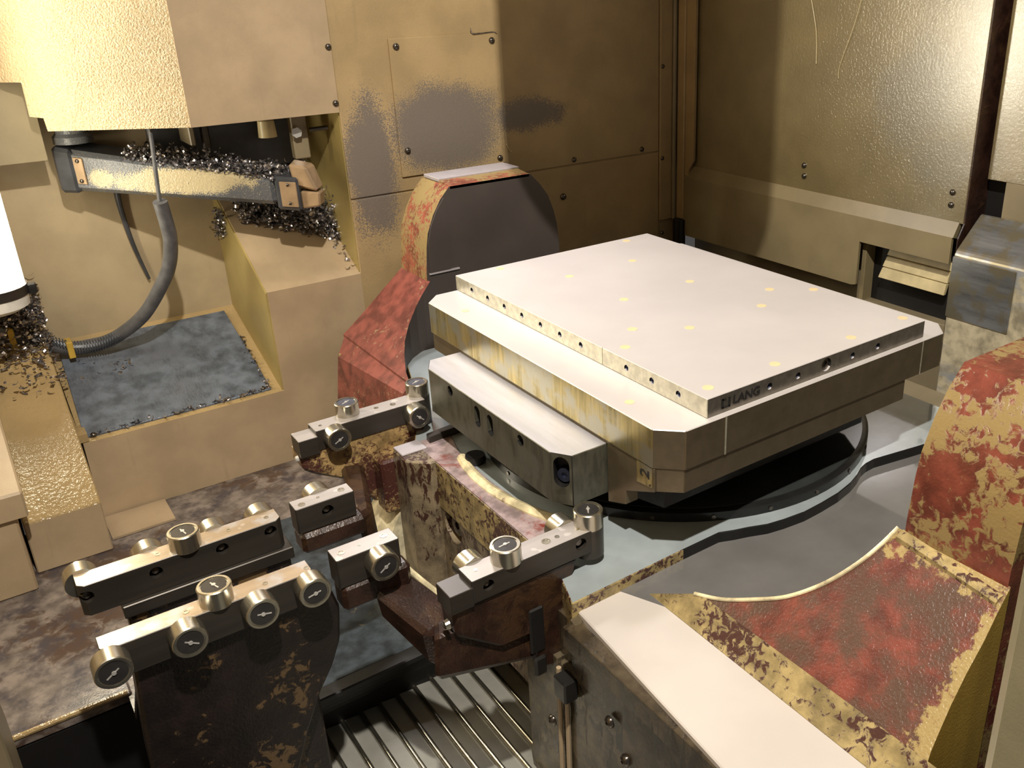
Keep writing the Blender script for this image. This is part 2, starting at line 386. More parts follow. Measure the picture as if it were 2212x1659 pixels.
# chip chute housing under the recess
ch = struct('wall_chute', box(-.187, 0.0, W0, W0 + .02, -.457, -.098), M_box); ch['label'] = 'tan stepped chute housing below the tool changer'
put('front_sheet', box(-.545, -.187, W0, W0 + .02, -.457, -.302), M_box, ch)
put('sloped_top', prism([(W0, -.098), (1.30, .062), (1.30, .05), (W0 + .012, -.112)], 'x', -.187, 0.0), M_box, ch)
put('side_sheet', prism([(W0 + .002, -.100), (1.30, .058), (1.30, -.21), (W0 + .002, -.305)], 'x', -.190, -.184), M_yel, ch)
put('tray', prism([(W0, -.302), (1.30, -.197), (1.30, -.21), (W0 + .02, -.314)], 'x', -.545, -.187), M_gloss, ch)
put('tray_rim', box(-.555, -.535, W0 + .0, 1.30, -.30, -.285), M_gloss, ch)
put('foot_gap', box(-.54, -.0, W0 + .004, W0 + .03, -.475, -.456), M_black, ch)
# glossy stepped cover left of the tray
lc = struct('wall_cover', prism([(.90, -.457), (.90, -.362), (.915, -.352), (1.30, -.105), (1.30, -.457)], 'x', -.664, -.549, .002), M_gloss); lc['label'] = 'glossy tan sloped cover beside the tray, wet with oil'
setmats(lc, [M_gloss, M_box], lambda n, c: 0 if n.z > .3 else 1)
put('side_box', prism([(.85, -.457), (.85, -.325), (.85, -.278), (1.30, -.10), (1.30, -.457)], 'x', -1.0, -.668, .003), M_box, lc)
put('side_lip', prism([(.842, -.322), (.842, -.276), (1.28, -.09), (1.28, -.13)], 'x', -.95, -.651, .003), M_box, lc)
put('foot_strip', box(-.545, -.44, .93, 1.015, -.456, -.452), M_hoodf, lc)
# right wall
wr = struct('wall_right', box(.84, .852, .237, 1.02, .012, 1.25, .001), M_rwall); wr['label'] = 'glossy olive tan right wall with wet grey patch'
put('bend', prism([(.84, .014), (.852, .014), (.838, -.015), (.826, -.012)], 'y', .245, .985), M_apron, wr)
put('apron', prism([(1.0, -.012), (1.0, -.157), (.462, -.155), (.451, -.152), (.451, -.062), (.247, -.062), (.247, -.012)], 'x', .826, .832), M_apron, wr)
put('edge_flange', prism([(.84, .014), (.826, -.012), (.826, -.062), (.87, -.062), (.90, .02), (.90, 1.80), (.84, 1.80)], 'y', .2340, .2366), M_castB, wr)
for y, z in ((.62, .065), (.618, .043), (.266, .066), (.266, .043)): bolt(wr, (.84, y, z), (-1, 0, 0), .95, 'screw')
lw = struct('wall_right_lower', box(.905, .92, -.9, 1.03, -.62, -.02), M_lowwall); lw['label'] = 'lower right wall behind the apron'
put('cavity', box(.875, .90, .25, .455, -.20, -.05), M_black, lw)
put('jamb', box(.845, .875, .446, .456, -.20, -.06, .001), M_apron, lw)
put('sill', box(.85, .90, .226, .455, -.225, -.19, .001), M_lowwall, lw)
put('ledge', prism([(.60, -.62), (.60, -.345), (.615, -.335), (.79, -.295), (.79, -.62)], 'y', -.9, .345, .003), M_lowwall, lw)
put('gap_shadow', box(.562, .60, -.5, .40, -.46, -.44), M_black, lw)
fp = struct('wall_far_right', box(.872, .884, -.9, .222, .092, 1.25, .001), M_rwall); fp['label'] = 'far right tan panel beyond the dark gap'
put('lower_sheet', box(.872, .88, -.9, .185, -.05, .092), M_lowwall, fp)
put('gap_back', box(.90, .91, .15, .30, -.1, 1.80), M_black, fp)
# slatted roller shutter in the opening
sl = thing('shutter', 'cream slatted shutter in the black opening of right wall', 'shutter', (.86, .335, -.125))
for k in range(3):
    z1 = -.066 - k * .0225; x1 = .868 - k * .007
    hx = hexa([(x1 - .007, .262, z1 - .021), (x1, .262, z1 - .021), (x1, .408 + k * .003, z1 - .021), (x1 - .007, .408 + k * .003, z1 - .021),
               (x1 - .002, .262, z1), (x1 + .007, .262, z1), (x1 + .007, .403 + k * .003, z1), (x1 - .002, .403 + k * .003, z1)], .0008)
    put('slat', hx, M_cream, sl)
put('upper_edge', tube([(.862, .262, -.0645), (.862, .404, -.0645)], .0025, 8, sub=1), M_dark, sl)
# scuffed grey guide block at the right wall
gb = thing('guide_block', 'scuffed grey metal block below the far right panel', 'metal block', (.84, .0, -.30))
o = put('body', prism([(.80, -.62), (.80, -.032), (.806, -.024), (.866, .03), (.870, .03), (.870, -.62)], 'y', -.9, .222, .002), M_greyw, gb)
setmats(o, [M_grey, M_greyw], lambda n, c: 0 if n.z > .3 else 1)
put('worn_face', box(.797, .8005, .10, .2225, -.150, -.036, .0015), M_grey, gb)

# deck, way cover and pit
dk = struct('floor', box(-1.0, .1, .535, W0 + .03, -.475, -.457, .001), M_deck); dk['label'] = 'mottled oily deck sheet in front of the back wall'
put('deck_rim', box(-.80, -.595, .500, .535, -.470, -.452, .003), M_deck, dk)
put('deck_lip', tube([(-.80, .502, -.452), (-.60, .502, -.452)], .004, 8, sub=1), M_gloss, dk)
put('deck_corner', prism([(-.60, .535), (-.60, .46), (-.585, .535)], 'z', -.47, -.457), M_deck, dk)
put('pit_shade', box(-1.0, -.585, .500, .530, -.88, -.4705), M_black, dk)  # black box added to darken the strip below the deck rim
put('pit', box(-1.2, .9, -1.0, 1.0, -.90, -.88), M_black, dk)
mt = thing('deck_mat', 'dark blue-grey scratched mat plate with stepped black front edge', 'mat', (-.28, .5, -.457))
put('plate', box(-.43, -.06, .345, .80, -.457, -.450, .001), M_mat, mt)
for k in range(4): put('wiper_lip', box(-.46, -.05, .322 + k * .008, .36, -.462 - k * .013, -.451 - k * .013, .002), M_rubber, mt)
put('front_face', box(-.46, -.05, .352, .37, -.60, -.455), M_black, mt)
wc = thing('way_cover', 'grey ribbed telescopic way cover on the machine floor', 'way cover', (-.28, -.1, -.53))
xs = [-.476, -.448, -.420, -.392, -.363, -.335, -.307, -.279, -.251, -.223, -.195, -.168, -.140, -.112, -.085, -.057]
for i in range(len(xs) - 1):
    put('slat', hexa([(xs[i] + .0035, -.9, -.540), (xs[i + 1] - .0005, -.9, -.540), (xs[i + 1] - .0005, .36, -.540), (xs[i] + .0035, .36, -.540),
                      (xs[i] + .0035, -.9, -.530), (xs[i + 1] - .0005, -.9, -.533), (xs[i + 1] - .0005, .36, -.533), (xs[i] + .0035, .36, -.530)]), M_slat, wc)
for i in range(len(xs)):
    bmr = None; y = -.9
    while y < .36:
        y2 = min(y + .058, .36)
        bmr = tube([(xs[i] + .001, y + .0006, -.5305), (xs[i] + .001, y2, -.5305)], .0036, 10, bmr, sub=1); y = y2
    put('rib', finish(bmr, 40), M_rib, wc)

# enclosure parts over and behind the camera: ceiling, left wall, and the spindle head the lamps shine past
ce = struct('ceiling', box(-1.3, 1.0, -.35, 1.35, 1.80, 1.82), M_lowwall); ce['label'] = 'roof sheet of the machine enclosure'
wl = struct('wall_left', box(-1.02, -1.0, -.6, 1.32, -.62, 1.80), M_wall); wl['label'] = 'left wall of the machine enclosure'
sp = struct('spindle_head', lathe([(.0, .419), (.19, .42), (.20, .43), (.20, 1.8)], 40), M_spin); sp['label'] = 'spindle head hanging above the table'
sp.location = (.2625, .44, 0)

# door post in the right foreground
dp = struct('door_frame', box(-.17, .05, -.53, -.455, -.9, 1.79, .008), M_post); dp['label'] = 'blurred pale door post at the right edge, very near'

# ================================================================== trunnion cradle
cr = thing('trunnion_cradle', 'worn red cast trunnion cradle with two rounded yokes and grey bed', 'machine table', (.2, .2925, -.42))
zs = lambda x: -.08 + .9 * (x - .045)
head = [(.050, -.095), (.051, -.060), (.056, -.012), (.061, .014), (.075, .046), (.091, .071), (.112, .093), (.286, .093), (.307, .071), (.325, .046), (.337, .014), (.343, -.012), (.347, -.05), (.347, -.40), (.050, -.40)]
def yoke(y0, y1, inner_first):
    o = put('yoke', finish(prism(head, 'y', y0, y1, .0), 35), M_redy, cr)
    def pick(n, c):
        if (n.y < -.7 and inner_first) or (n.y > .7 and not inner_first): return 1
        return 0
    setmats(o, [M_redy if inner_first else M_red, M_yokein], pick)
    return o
yb = yoke(.82, .93, True)
yf = yoke(-.345, -.235, False)
put('chamfer_strip', prism([(.82, .093), (.866, .098), (.866, .088), (.82, .088)], 'x', .114, .284), M_redy, yb)
put('cap_plate', box(.113, .288, .862, .925, .094, .1005, .001), M_lavender, yb)
put('face_plate', prism([(.057, -.06), (.060, .0), (.068, .028), (.082, .055), (.098, .075), (.100, -.06)], 'y', .8165, .821), M_yokein, yb)
put('face_groove', box(.056, .118, .816, .8195, -.0635, -.0605), M_lavender, yb)
inner = [(.052, -.226), (.033, -.220), (.012, -.210), (-.013, -.192), (-.036, -.166), (-.052, -.136), (-.067, -.102), (-.076, -.069)]
def saddle(front):
    my = (lambda y: y) if front else (lambda y: .585 - y)
    bm = bmesh.new(); T = []; Bv = []
    outer = [(-.347), (-.349), (-.352), (-.354), (-.357), (-.360), (-.363), (-.366)]
    for (x, yi), yo in zip(inner, outer):
        T.append((bm.verts.new((x, my(yi), zs(x))), bm.verts.new((x, my(yo), zs(x))))); Bv.append((bm.verts.new((x, my(yi), -.42)), bm.verts.new((x, my(yo), -.42))))
    n = len(T)
    for i in range(n - 1):
        bm.faces.new((T[i][0], T[i + 1][0], T[i + 1][1], T[i][1])); bm.faces.new((Bv[i][0], Bv[i][1], Bv[i + 1][1], Bv[i + 1][0]))
        bm.faces.new((T[i][0], Bv[i][0], Bv[i + 1][0], T[i + 1][0])); bm.faces.new((T[i][1], T[i + 1][1], Bv[i + 1][1], Bv[i][1]))
    bm.faces.new((T[0][0], T[0][1], Bv[0][1], Bv[0][0])); bm.faces.new((T[-1][1], T[-1][0], Bv[-1][0], Bv[-1][1]))
    return bm
o = put('saddle', saddle(True), M_saddle, cr)
setmats(o, [M_saddle, M_saddle, M_gold], lambda n, c: 0 if n.z > .3 else (2 if n.y < -.7 else 1))
put('saddle_edge', tube([(x, y, zs(x) + .0005) for x, y in inner], .0022, 8), M_lip, o)
put('weld_bead', tube([(.049, -.232, -.079), (.046, -.29, -.083), (.042, -.345, -.087)], .0075, 8), M_tanstrip, o)
# chipped bevel between saddle and ledge
bmv = hexa([(-.078, -.040, -.30), (-.060, -.075, -.30), (-.060, -.70, -.30), (-.10, -.70, -.30),
            (-.094, -.012, -.2145), (-.074, -.075, -.186), (-.074, -.70, -.186), (-.100, -.70, -.2145)])
put('bevel_strip', bmv, M_tanstrip, o)
# back saddle runs further down
o = put('saddle', saddle(False), M_redc, cr)
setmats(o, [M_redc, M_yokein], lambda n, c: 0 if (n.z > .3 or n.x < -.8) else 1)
low = hexa([(-.128, .66, -.42), (-.05, .66, -.42), (-.05, .93, -.42), (-.128, .93, -.42),
            (-.090, .655, -.205), (-.072, .655, -.190), (-.072, .952, -.190), (-.104, .918, -.218)])
put('lower_flare', low, M_redc, o)
put('paint_edge', tube([(-.10, .915, -.213), (-.126, .93, -.42)], .003, 6, sub=1), M_tanstrip, o)
# bed platform with a bulged front step, lower pocket and ledge
step = [(-.090, .013), (-.021, .014), (.039, .014), (.058, .006), (.076, .0), (.10, -.010), (.125, -.015), (.158, -.019), (.191, -.018), (.228, -.015), (.262, -.008), (.285, .0), (.304, .009), (.320, .013), (.339, .014), (.414, .0), (.50, -.015)]
plat = step + [(.555, .0), (.555, .42), (.52, .62), (.42, .80), (-.02, .80), (-.06, .68), (-.10, .60), (-.140, .50), (-.158, .468), (-.158, .122), (-.168, .06), (-.185, .012)]
o = put('bed', prism(plat, 'z', -.275, -.2, .0012), M_bed, cr)
setmats(o, [M_bed, M_tanstrip, M_tabring], lambda n, c_: 0 if n.z > .8 else (1 if c_.x < -.02 else 2))
put('pocket', prism([(-.12, .02), (.56, .02), (.56, -.234), (.04, -.234), (-.02, -.19), (-.05, -.14), (-.07, -.10), (-.09, -.05)], 'z', -.28, -.2145), M_pocket, o)
o = put('ledge', prism([(-.176, .014), (-.070, .014), (-.088, -.03), (-.073, -.10), (-.073, -.70), (-.225, -.70), (-.200, -.255), (-.186, -.095)], 'z', -.245, -.2155, .0015), M_ledge, cr)
# apron below the ledge
ap = put('apron', box(-.176, -.12, -.70, .10, -.526, -.24), M_apr2, cr)
put('panel', prism([(-.084, -.246), (.012, -.219), (.012, -.300), (-.084, -.300)], 'x', -.1885, -.176, .0008), M_apr, ap)
put('panel', prism([(-.082, -.303), (.045, -.303), (.045, -.526), (-.082, -.526)], 'x', -.186, -.176, .0008), M_apr, ap)
put('panel', box(-.192, -.176, -.46, -.087, -.526, -.252, .0008), M_apr2, ap)
put('panel', box(-.200, -.180, -.70, .010, -.250, -.222, .0008), M_apr2, ap)
put('panel', box(-.186, -.17, .047,   .12, -.526, -.30, .0008), M_apr, ap)
for y in (.038, .022): put('pipe', tube([(-.190, y, -.305), (-.190, y + .004, -.526)], .0032, 8, sub=1), M_hoodf, ap)
for y, z in ((-.092, -.238), (.053, -.395), (-.066, -.305), (-.093, -.338), (-.232, -.240)): bolt(ap, (-.192, y, z), (-1, 0, 0), 1.15)
put('hole_plug', cyl((-.189, -.075, -.234), (-1, 0, 0), .006, .004), M_black, ap)
put('stop_block', box(-.205, -.186, .004, .028, -.330, -.300, .002), M_dark, ap)
# nose of the cradle (left end) with counterbored bolt, pillar and lip
ns = put('nose', box(-.157, -.06, .118, .470, -.445, -.2005, .002), M_nose, cr)
cut(ns, cyl((-.157, .362, -.293), (1, 0, 0), .026, .03))
put('nose_bolt', lathe([(0, 0), (.016, 0), (.016, .008), (.006, .008), (.006, .004), (0, .004)], 20), M_bolt, ns, frame((-.1425, .362, -.293), (-1, 0, 0)))
put('nose_top', prism([(-.1575, .13), (-.1575, .468), (-.10, .468), (-.118, .40), (-.124, .30), (-.118, .22), (-.106, .13)], 'z', -.2005, -.1985), M_nosetop, ns)
put('pillar', prism([(-.192, .424), (-.192, .470), (-.155, .470), (-.155, .398), (-.166, .398), (-.178, .410)], 'z', -.447, -.199, .002), M_nose, ns)
put('pillar_cap', box(-.190, -.150, .440, .472, -.1995, -.196, .001), M_lavender, ns)
put('lip', tube([(.20 + .335 * math.cos(a), .295 + .335 * math.sin(a), -.199) for a in [math.radians(q) for q in range(165, 211, 5)]], .008, 10), M_lip, ns)
put('rubber_foot', lathe([(0, 0), (.013, 0), (.016, .004), (.014, .012), (0, .012)], 24), M_rubber, ns, frame((-.112, .362, -.2), (0, 0, 1)))
put('stop_bar', hexa([(-.14, .452, -.2), (-.138, .466, -.2), (-.07, .474, -.2), (-.07, .458, -.2), (-.14, .452, -.188), (-.138, .466, -.188), (-.07, .474, -.188), (-.07, .458, -.188)], .001), M_bar, ns)
bm = bmesh.new(); NS = 10
ring = []
for i in range(NS + 1):
    a = math.radians(100 + 100 * i / NS); ring.append((-.10 + .125 * math.cos(a), -.42 + .16 * math.sin(a)))
put('scoop', prism(ring + [(-.10, -.445), (-.06, -.30)], 'y', .472, .56, .0), M_scoop, ns)
o = put('scoop_flange', prism([(.44, -.445), (.44, -.30), (.45, -.28), (.47, -.285), (.53, -.30), (.56, -.33), (.56, -.445)], 'x', -.178, -.150, .006), M_scoop, ns)

# rotary table
rt = thing('rotary_table', 'dark wet round rotary table under the pallet', 'turntable', (.2, .295, -.2))
put('ring', finish(lathe([(.255, -.2), (.297, -.2), (.297, -.1875), (.292, -.1855), (.255, -.1855)], 96), 30), M_tabring, rt, Matrix.Translation((.2, .295, 0)))
put('top', finish(lathe([(0, -.2), (.288, -.2), (.288, -.1845), (0, -.1845)], 96), 30), M_tabletop, rt, Matrix.Translation((.2, .295, 0)))
for a in range(0, 360, 15): put('ring_screw', lathe([(0, 0), (.003, 0), (.003, .0012), (0, .0012)], 10), M_bolt, rt, frame((.2 + .297 * math.cos(math.radians(a)), .295 + .297 * math.sin(math.radians(a)), -.194), (math.cos(math.radians(a)), math.sin(math.radians(a)), 0)))
put('clamp_ring', finish(lathe([(.17, -.185), (.21, -.185), (.21, -.1605), (.17, -.1605)], 48), 30), M_dark, rt, Matrix.Translation((.2, .295, 0)))

# ================================================================== pallet and fixture plate
PX0, PX1, PY0, PY1 = -.065, .460, -.008, .598
ocT = lambda c, i=0: [(PX0 + i + c, PY0 + i), (PX1 - i - c, PY0 + i), (PX1 - i, PY0 + i + c), (PX1 - i, PY1 - i - c), (PX1 - i - c, PY1 - i), (PX0 + i + c, PY1 - i), (PX0 + i, PY1 - i - c), (PX0 + i, PY0 + i + c)]
pa = thing('pallet', 'thick steel machine pallet with chamfered corners on the rotary table', 'pallet', (.2, .295, -.185))
o = put('slab', prism(ocT(.0265), 'z', -.0745, -.0245, .0009), M_pal, pa)
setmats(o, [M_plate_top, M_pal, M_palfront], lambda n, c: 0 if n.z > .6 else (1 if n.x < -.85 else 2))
o = put('lower_body', prism([(-.038, -.006), (-.061, .016), (-.061, .574), (-.036, .596), (.36, .596), (.39, .56), (.39, .03), (.36, -.006)], 'z', -.105, -.0745, .0008), M_palfront, pa)
put('under_body', prism([(-.02, .05), (-.035, .10), (-.035, .48), (-.02, .54), (.37, .54), (.38, .10), (.35, .05)], 'z', -.16, -.105, .001), M_dark, pa)
put('skirt', prism([(.0165, -.0746), (.0165, -.105), (.070, -.128), (.070, -.147), (.106, -.160), (.106, -.0746)], 'x', -.0635, -.045, .0006), M_palfront, pa)
# number plaque on the chamfered corner
pn = Vector((-1, 0, 0)); pt = Vector((0, -1, 0))
pc = Vector((-.0635, .0325, -.0895))
def onface(c, t, n, pts, d0, d1):
    bm = bmesh.new(); A = [bm.verts.new(c + t * a + Vector((0, 0, b)) + n * d0) for a, b in pts]; B = [bm.verts.new(c + t * a + Vector((0, 0, b)) + n * d1) for a, b in pts]
    bm.faces.new(A[::-1]); bm.faces.new(B); k = len(pts)
    for i in range(k): bm.faces.new((A[i], A[(i + 1) % k], B[(i + 1) % k], B[i]))
    return bm
pl_ = put('number_plaque', onface(pc, pt, pn, [(-.0145, -.014), (.0135, -.0105), (.0135, .0145), (-.0145, .0145)], 0, .0012), M_pal, pa)
def text(name, s, size, mw, mat, parent, ext=.0004):
    cu = bpy.data.curves.new('t', 'FONT'); cu.body = s; cu.size = size; cu.extrude = ext; cu.align_x = 'CENTER'; cu.align_y = 'CENTER'; cu.offset = size * .012
    to = bpy.data.objects.new('t', cu); COL.objects.link(to); bpy.context.view_layer.update()
    me = bpy.data.meshes.new_from_object(to.evaluated_get(bpy.context.evaluated_depsgraph_get())); bpy.data.objects.remove(to); bpy.data.curves.remove(cu)
    me.materials.clear()
    return put(name, me, mat, parent, mw)
bz = Vector((0, 0, 1))
fm = Matrix(((pt.x, bz.x, pn.x, 0), (pt.y, bz.y, pn.y, 0), (pt.z, bz.z, pn.z, 0), (0, 0, 0, 1)))
text('numeral', '2', .023, Matrix.Translation(pc + pn * .0013 + pt * .001 + Vector((0, 0, .0035))) @ fm @ Matrix.Rotation(PI / 2, 4, 'Z'), M_ink, pl_)
put('plaque_screw', lathe([(0, 0), (.0014, 0), (.0014, .0008), (0, .0008)], 10), M_bolt, pl_, frame(pc + pn * .0012 + pt * .010 + Vector((0, 0, -.0085)), pn))
# coupling block on the pallet's left flank
cb = put('coupling_block', prism([(-.129, .132), (-.114, .108), (-.0605, .108), (-.0605, .482), (-.113, .482), (-.129, .454)], 'z', -.149, -.080, .0008), M_blk, pa)
c = None
for y, z in ((.388, -.092), (.200, -.0925)): c = cyl((-.129, y, z), (1, 0, 0), .0075, .03, 20, c)
def stad(r_, h_): return [(r_ * math.cos(math.radians(a)), h_ + r_ * math.sin(math.radians(a))) for a in range(0, 181, 20)] + [(r_ * math.cos(math.radians(a)), -h_ + r_ * math.sin(math.radians(a))) for a in range(180, 361, 20)]
for y in (.3115, .277): c = prism([(y + a, -.1025 + b) for a, b in stad(.0075, .008)], 'x', -.144, -.114, 0, c)
cdir = Vector((-.84, -.54, 0)).normalized(); ctan = Vector((.54, -.84, 0)).normalized(); cc = Vector((-.1215, .120, -.1045))
c = join(c, onface(cc, ctan, cdir, stad(.0105, .010), -.015, .02))
cut(cb, c)
setmats(cb, [M_blktop, M_blk, M_dark], lambda n, c_: 0 if (n.z > .8 and c_.z > -.082) else (1 if (abs(c_.x + .129) < .0015 and n.x < -.9) or n.y < -.95 or (abs((c_ - cc).dot(cdir)) < .002 and n.dot(cdir) > .9) else 2 if (c_.x > -.127 and c_.x < -.10) else 1))  # hole walls coloured dark in place of shade
for y, z in ((.388, -.0945), (.3115, -.0965), (.3115, -.1115), (.277, -.0965), (.277, -.1115), (.200, -.095)):
    put('socket_screw', ME_SET, None, cb, frame((-.1215, y, z), (-1, 0, 0)) @ Matrix.Scale(1.35, 4)).data = ME_SET
put('socket_screw', ME_SET, None, cb, frame(cc - cdir * .010 + Vector((0, 0, -.008)), cdir) @ Matrix.Scale(2.2, 4))
for x, y in ((-.010, .50), (-.013, .09)): put('top_plug', lathe([(0, 0), (.006, 0), (.006, .0004), (0, .0004)], 20), M_plug, pa, Matrix.Translation((x - .028, y, -.0245)))
put('edge_seam', box(.0215, .0235, PY0 - .0006, PY0 + .001, -.0742, -.0250), M_plate_side, pa)
put('edge_seam', box(.3875, .389, PY0 - .0006, PY0 + .001, -.0742, -.0250), M_plate_side, pa)

fx = thing('fixture_plate', 'flat pale steel clamping plate with LANG lettering bolted on the pallet', 'plate', (.2, .295, -.0245))
o = put('slab', box(0, .3985, 0, .600, -.0243, 0, .0007), M_plate_side, fx)
c = None; HY = [.547, .497, .447, .397, .347, .298, .248, .149, .099, .050]; HX = [.100, .149, .25, .30]
for y in HY: c = cyl((0, y, -.0118), (1, 0, 0), .0043, .024, 18, c)
for x in HX: c = cyl((x, 0, -.0125), (0, 1, 0), .0043, .024, 18, c)
c = cyl((.2, 0, -.0115), (0, 1, 0), .0088, .02, 24, c)
c = box(-.002, .0008, .1985, .2000, -.025, .001, 0, c)
cut(o, c)
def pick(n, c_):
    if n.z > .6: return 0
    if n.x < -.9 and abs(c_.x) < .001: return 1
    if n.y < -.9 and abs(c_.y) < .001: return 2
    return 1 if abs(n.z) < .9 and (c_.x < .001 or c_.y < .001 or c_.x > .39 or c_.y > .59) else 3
setmats(o, [M_plate_top, M_plate_side, M_plate_front, M_dark], pick)  # front face and hole walls get dark colours for shade
for y in HY: put('set_screw', ME_SET, None, fx, frame((.0032, y, -.0120), (-1, 0, 0)) @ Matrix.Scale(.93, 4))
for x in HX: put('set_screw', ME_SET, None, fx, frame((x, .0032, -.0125), (0, -1, 0)) @ Matrix.Scale(.93, 4))
put('drive_screw', lathe([(0, 0), (.0085, 0), (.0085, .003), (.0048, .003), (.0048, .0005), (0, .0005)], 6), M_bolt, fx, frame((.2, .0055, -.0115), (0, -1, 0)))
ME_PLUG = finish(lathe([(0, 0), (.0068, 0), (.0068, .0003), (0, .0003)], 24)); ME_PLUG.materials.append(M_plug)
for x, y in ((.338, .584), (.269, .479), (.139, .476), (.075, .585), (.268, .333), (.137, .331), (.334, .227), (.272, .183), (.384, .185), (.071, .227), (.134, .182), (.024, .182), (.383, .025), (.272, .022), (.132, .023), (.022, .023)):
    put('plug', ME_PLUG, None, fx, Matrix.Translation((x, y, 0)))
tm = Matrix(((1, 0, 0, 0), (0, 0, -1, 0), (0, 1, 0, 0), (0, 0, 0, 1)))
text('lettering', 'LANG', .0165, Matrix.Translation((.0615, -.0004, -.0125)) @ tm, M_ink, fx)
lg = None
for a in ((.0215, .0245, -.0185, -.0065), (.0325, .0355, -.0185, -.0065), (.0225, .0345, -.0185, -.0165), (.0225, .0285, -.0085, -.0065)): lg = box(a[0], a[1], -.0008, .0002, a[2], a[3], 0, lg)
put('logo', lg, M_ink, fx)

# ================================================================== cam rollers on guide bars
ME_ROLL = finish(lathe([(.010, -.002), (.0170, -.002), (.0175, -.0012), (.0175, .0190), (.0165, .0200), (.0140, .020), (.0138, .0188), (0, .0188)], 48), 22); ME_ROLL.materials.append(M_roll)
ME_DISC = finish(lathe([(0, .0186), (.0128, .0186), (.0128, .0194), (0, .0194)], 32), 40); ME_DISC.materials.append(M_disc)
ME_DISCB = ME_DISC.copy(); ME_DISCB.materials.clear(); ME_DISCB.materials.append(M_discb)
bm = lathe([(0, .0193), (.0022, .0193), (.0022, .0205), (0, .0205)], 12); box(-.0085, -.0012, -.0007, .0007, .0193, .0200, 0, bm); box(.0012, .0060, -.0007, .0007, .0193, .0198, 0, bm)
ME_PIN = finish(bm); ME_PIN.materials.append(M_white)  # screw slot, its highlight shaped as raised white bars
def roller(parent, loc, normal, spin=0.0, blue=False, s=1.0):
    mw = frame(loc, normal, spin) @ Matrix.Scale(s, 4)
    r = put('roller', ME_ROLL, None, parent, mw)
    put('face_disc', ME_DISCB if blue else ME_DISC, None, r, mw); put('slot_glint', ME_PIN, None, r, mw)
    return r
def bar(parent, x0, x1, y0, y1, z0, z1, holes=(), hole_face=-1, top=None, chx=.0012):
    """rectangular guide bar along X with countersunk holes in one long face"""
    poly = [(x0 + chx, y0), (x1 - chx, y0), (x1, y0 + chx), (x1, y1), (x0, y1), (x0, y0 + chx)] if hole_face else [(x0, y0), (x1, y0), (x1, y1), (x0, y1)]
    o = put('guide_bar', prism(poly, 'z', z0, z1, .0007), M_bar, parent)
    if holes:
        c = None
        for x, z, r in holes:
            c = cyl((x, y0, z), (0, 1, 0), r, .022, 24, c, r * .55) if False else cyl((x, y0, z), (0, 1, 0), r, .02, 24, c)
        cut(o, c)
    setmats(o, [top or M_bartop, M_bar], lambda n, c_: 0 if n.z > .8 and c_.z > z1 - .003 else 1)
    for x, z, r in holes:
        put('hole_bolt', lathe([(0, 0), (r * .9, 0), (r * .55, .004), (.0, .0045)], 16), M_bolt, o, frame((x, y0 + .009, z), (0, -1, 0)))
    return o
def dimples(parent, pts, z):
    for x, y, r in pts: put('dowel_pin', lathe([(0, 0), (r, 0), (r, .0004), (r * .6, .0004), (r * .55, .0001), (0, .0001)], 16), M_roll, parent, Matrix.Translation((x, y, z)))

# stand with two long bars
st = thing('roller_stand', 'dark chipped stand with two long roller guide bars, front left', 'roller stand', (-.51, .25, -.457))
prof = [(-.598, -.19), (-.392, -.19), (-.386, -.215), (-.392, -.26), (-.405, -.29), (-.424, -.32), (-.445, -.365), (-.462, -.411), (-.478, -.47), (-.482, -.525), (-.612, -.525), (-.606, -.30)]
o = put('front_plate', prism(prof, 'y', .186, .214, .003), M_castC, st)
put('rear_plate', prism([(-.585, -.19), (-.402, -.19), (-.402, -.245), (-.43, -.33), (-.45, -.46), (-.585, -.46)], 'y', .302, .332, .003), M_castC, st)
put('web', box(-.565, -.42, .21, .305, -.525, -.215, .003), M_castC, st)
b1 = bar(st, -.622, -.411, .177, .204, -.188, -.150, (), -1, M_bartop2, .006)
b2 = bar(st, -.624, -.404, .304, .333, -.189, -.150, ((-.617, -.165, .0072), (-.547, -.164, .0072), (-.475, -.163, .0072), (-.419, -.162, .0072)), -1, M_bartop2, .006)
put('rail_foot', box(-.588, -.398, .298, .336, -.205, -.189, .001), M_bar, st)
for x, sp_ in ((-.616, .6), (-.546, 2.6), (-.474, 2.9), (-.418, .2)): roller(st, (x, .1755, -.1635), (0, -1, 0), sp_)
for x in (-.617, -.547, -.475, -.419): roller(st, (x, .3345, -.1635), (0, 1, 0), .4)
roller(st, (-.509, .191, -.1505), (0, 0, 1), 1.9); roller(st, (-.510, .317, -.1505), (0, 0, 1), 1.79)
dimples(b1, [(-.612, .184, .0028), (-.54, .190, .0033), (-.46, .188, .003), (-.415, .188, .003)], -.150)
dimples(b2, [(-.54, .318, .0033), (-.462, .318, .003), (-.418, .318, .003)], -.150)

